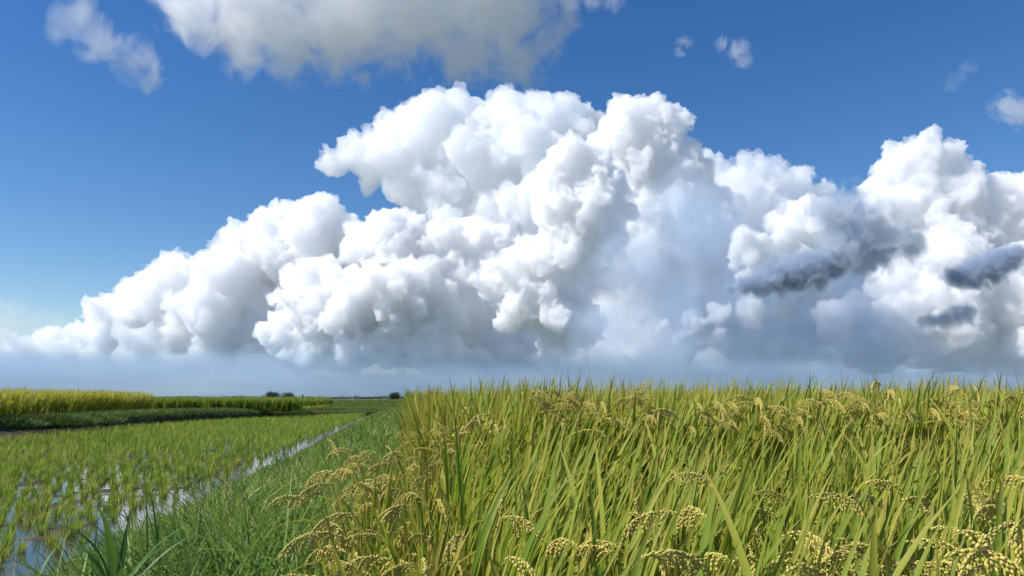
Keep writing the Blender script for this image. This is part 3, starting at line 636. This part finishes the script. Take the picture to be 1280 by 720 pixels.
def bush(x, y, z, r, h, label, n=500):
    g = Geo(); a = U(0, 6.28, n); rr = np.sqrt(U(0, 1, n)) * r; zz = U(0, .6, n) * h * (1 - (rr / r) ** 2 * .7)
    blades(g, np.stack([np.cos(a) * rr, np.sin(a) * rr, zz], 1), a, U(.1, 1.0, n), U(.2, 1.4, n), U(.25, .55, n) * h, U(.02, .035, n), 4, 0, U(-.9, .9, n), rng.beta(2, 3, n))
    o = g.build('bush', M_bank); o.location = (x, y, z); tag(o, label, 'bush', 'bushy weeds on the earth bank'); return o
bush(-12.6, 31.2, .1, 1.3, .62, 'large rounded bushy weed on the earth bank below the yellow rice', 1500)
bush(-12.3, 34.0, .1, 1.0, .50, 'smaller bushy weed right behind the large one on the bank', 800)
bush(-12.9, 28.8, .15, .8, .42, 'low bushy weed before the large one on the bank', 500)

# ------------------------------------------------------------------ far fields, trees, hills
def far_field(x0, x1, y0, y1, z, h, mat, label, dens, w, n=1):
    nn = int((x1 - x0) * (y1 - y0) * dens); x, y = U(x0, x1, nn), U(y0, y1, nn)
    g = Geo(); blades(g, np.stack([x, y, x * 0 + z], 1), U(0, 6.28, nn), U(0, .4, nn), U(.1, .7, nn), U(.75, 1.1, nn) * h, np.full(nn, w), 3, 0, U(-1, 1, nn))
    o = g.build('rice_field', mat); tag(o, label, 'rice field', 'far rice fields', 'thing'); return o
def strip(x0, x1, y0, y1, z, h, mat, label, nn, w, nm='grass_strip'):
    x, y = U(x0, x1, nn), U(y0, y1, nn)
    g = Geo(); blades(g, np.stack([x, y, x * 0 + z], 1), U(0, 6.28, nn), U(0, .5, nn), U(.1, .9, nn), U(.6, 1.1, nn) * h, np.full(nn, w), 3, 0, U(-1, 1, nn))
    o = g.build(nm, mat); tag(o, label, 'grass' if nm == 'grass_strip' else 'rice', kind='stuff'); return o
strip(-9, .2, 68, 74, -.45, .75, M_bank, 'dark grass of the bund that closes the paddy at its far end', 5000, .03)
strip(-11, .3, 74, 100, -.45, .72, M_far, 'pale green low rice just beyond the end of the paddy', 16000, .04, 'rice_crop')
strip(-20, .5, 100, 104, -.45, .95, M_bank, 'second dark grass bund across the far fields', 5000, .05)
strip(-26, 0, 104, 150, -.45, .85, M_far, 'yellow green rice beyond the second bund', 16000, .06, 'rice_crop')
strip(-40, 0, 150, 156, -.45, 1.15, M_bank, 'third dark grass bund across the far fields', 5000, .08)
strip(-48, -2, 77, 110, -.45, 1.15, M_rice_ripe, 'far ripening rice behind the greener field', 9000, .05, 'rice_crop') if False else None
strip(-22, -9.5, 78, 112, -.2, 1.12, M_rice_ripe, 'ripening rice in the distance behind the greener left field', 8000, .05, 'rice_crop')
strip(-75, 5, 156, 330, -.45, 1.0, M_far, 'flat green fields reaching towards the horizon', 22000, .16, 'rice_crop')
def tree(x, y, h, r, label, cr=(1, .9, .8), conical=False, nlobes=9, trunk=.35):
    root = bpy.data.objects.new('tree', None); COL.objects.link(root); root.location = (x, y, G_Z); tag(root, label, 'tree', 'far dark trees on the horizon')
    g = Geo(); z0 = h * trunk; zz = np.linspace(0, h * .75, 7); pts = np.array([[.03 * h * math.sin(k), .03 * h * math.cos(k * 1.7), q] for k, q in enumerate(zz)]); rad = np.linspace(.035, .012, 7) * h
    def tube(pts, rad, k=7):
        an = np.arange(k) / k * 6.283; V = (pts[:, None] + np.stack([np.cos(an), np.sin(an), 0 * an], 1)[None] * rad[:, None, None]).reshape(-1, 3)
        i = np.arange(len(pts) - 1)[:, None] * k + np.arange(k)[None]; j = np.arange(len(pts) - 1)[:, None] * k + ((np.arange(k) + 1) % k)[None]
        g.add(V, np.stack([i, j, j + k, i + k], 2).reshape(-1, 4), np.zeros(len(V)), np.zeros(len(V)))
    tube(pts, rad)
    cs = []
    for k in range(nlobes):
        a = k * 2.4; q = rng.uniform(.25, .95); rr = r * rng.uniform(.35, .75) * (1 - (q if conical else q * .35))
        c = np.array([math.cos(a) * rr, math.sin(a) * rr, z0 + (h - z0) * q * .85]); cs.append(c)
        s = pts[2 + int(q * 3)]; tube(np.array([s, (s + c) / 2 + [0, 0, .05 * h], c]), np.array([.014, .01, .004]) * h, 5)
    g.build('trunk', M_bark, root)
    gc = Geo(); n = 260
    for c in cs:
        d = rng.normal(size=(n, 3)); d /= np.linalg.norm(d, axis=1)[:, None]; s = r * rng.uniform(.3, .5) * (.6 if conical else 1)
        P = c + d * (U(.45, 1.05, n) ** .6)[:, None] * s * np.array([1, 1, .8]); a = U(0, 6.28, n)
        blades(gc, P, a, U(.3, 2.2, n), U(0, .8, n), U(.05, .09, n) * h, U(.035, .06, n) * h, 2, 0, U(-1, 1, n))
    gc.build('crown', M_tree, root); return root
tree(-69, 430, 4.2, 5.0, 'dark rounded tree, left one of the joined pair on the horizon', nlobes=16)
tree(-61.5, 434, 3.8, 4.4, 'dark rounded tree, right one of the joined pair on the horizon', nlobes=14)
tree(-54.5, 440, 3.6, 1.2, 'small pointed tree between the joined pair and the lone tree', conical=True, nlobes=7, trunk=.15)
tree(-4.2, 400, 4.1, 3.8, 'lone dark rounded tree beside the left end of the tall rice', nlobes=16, trunk=.15)
g = Geo(); nn = 5000; x = U(-260, 60, nn); y = U(820, 850, nn); hh = 2.2 + 1.6 * fbm(np.stack([x / 30, 0 * x, 0 * x], 1), 3, 71)
blades(g, np.stack([x, y, U(0, 1, nn) * hh - .45], 1), U(0, 6.28, nn), U(.2, 2, nn), U(0, .6, nn), U(.8, 1.6, nn), U(.6, 1.2, nn), 2, 0, U(-1, 1, nn))
tag(g.build('treeline', M_tree), 'thin dark line of far trees along the horizon', 'trees', kind='stuff')
X, Y = np.meshgrid(np.linspace(-4500, 3500, 160), np.linspace(10500, 14000, 30))
env = np.exp(-((Y - 12000) / 700) ** 2); prof_h = 30 + 70 * np.clip(n2(X, Y * 0, 1500, 77), -.25, 1) + 40 * np.exp(-((X + 500) / 900) ** 2)
sheet('hills', X, Y, -2 + env * prof_h * (1 + .2 * n2(X, Y, 400, 78)), M_hill)
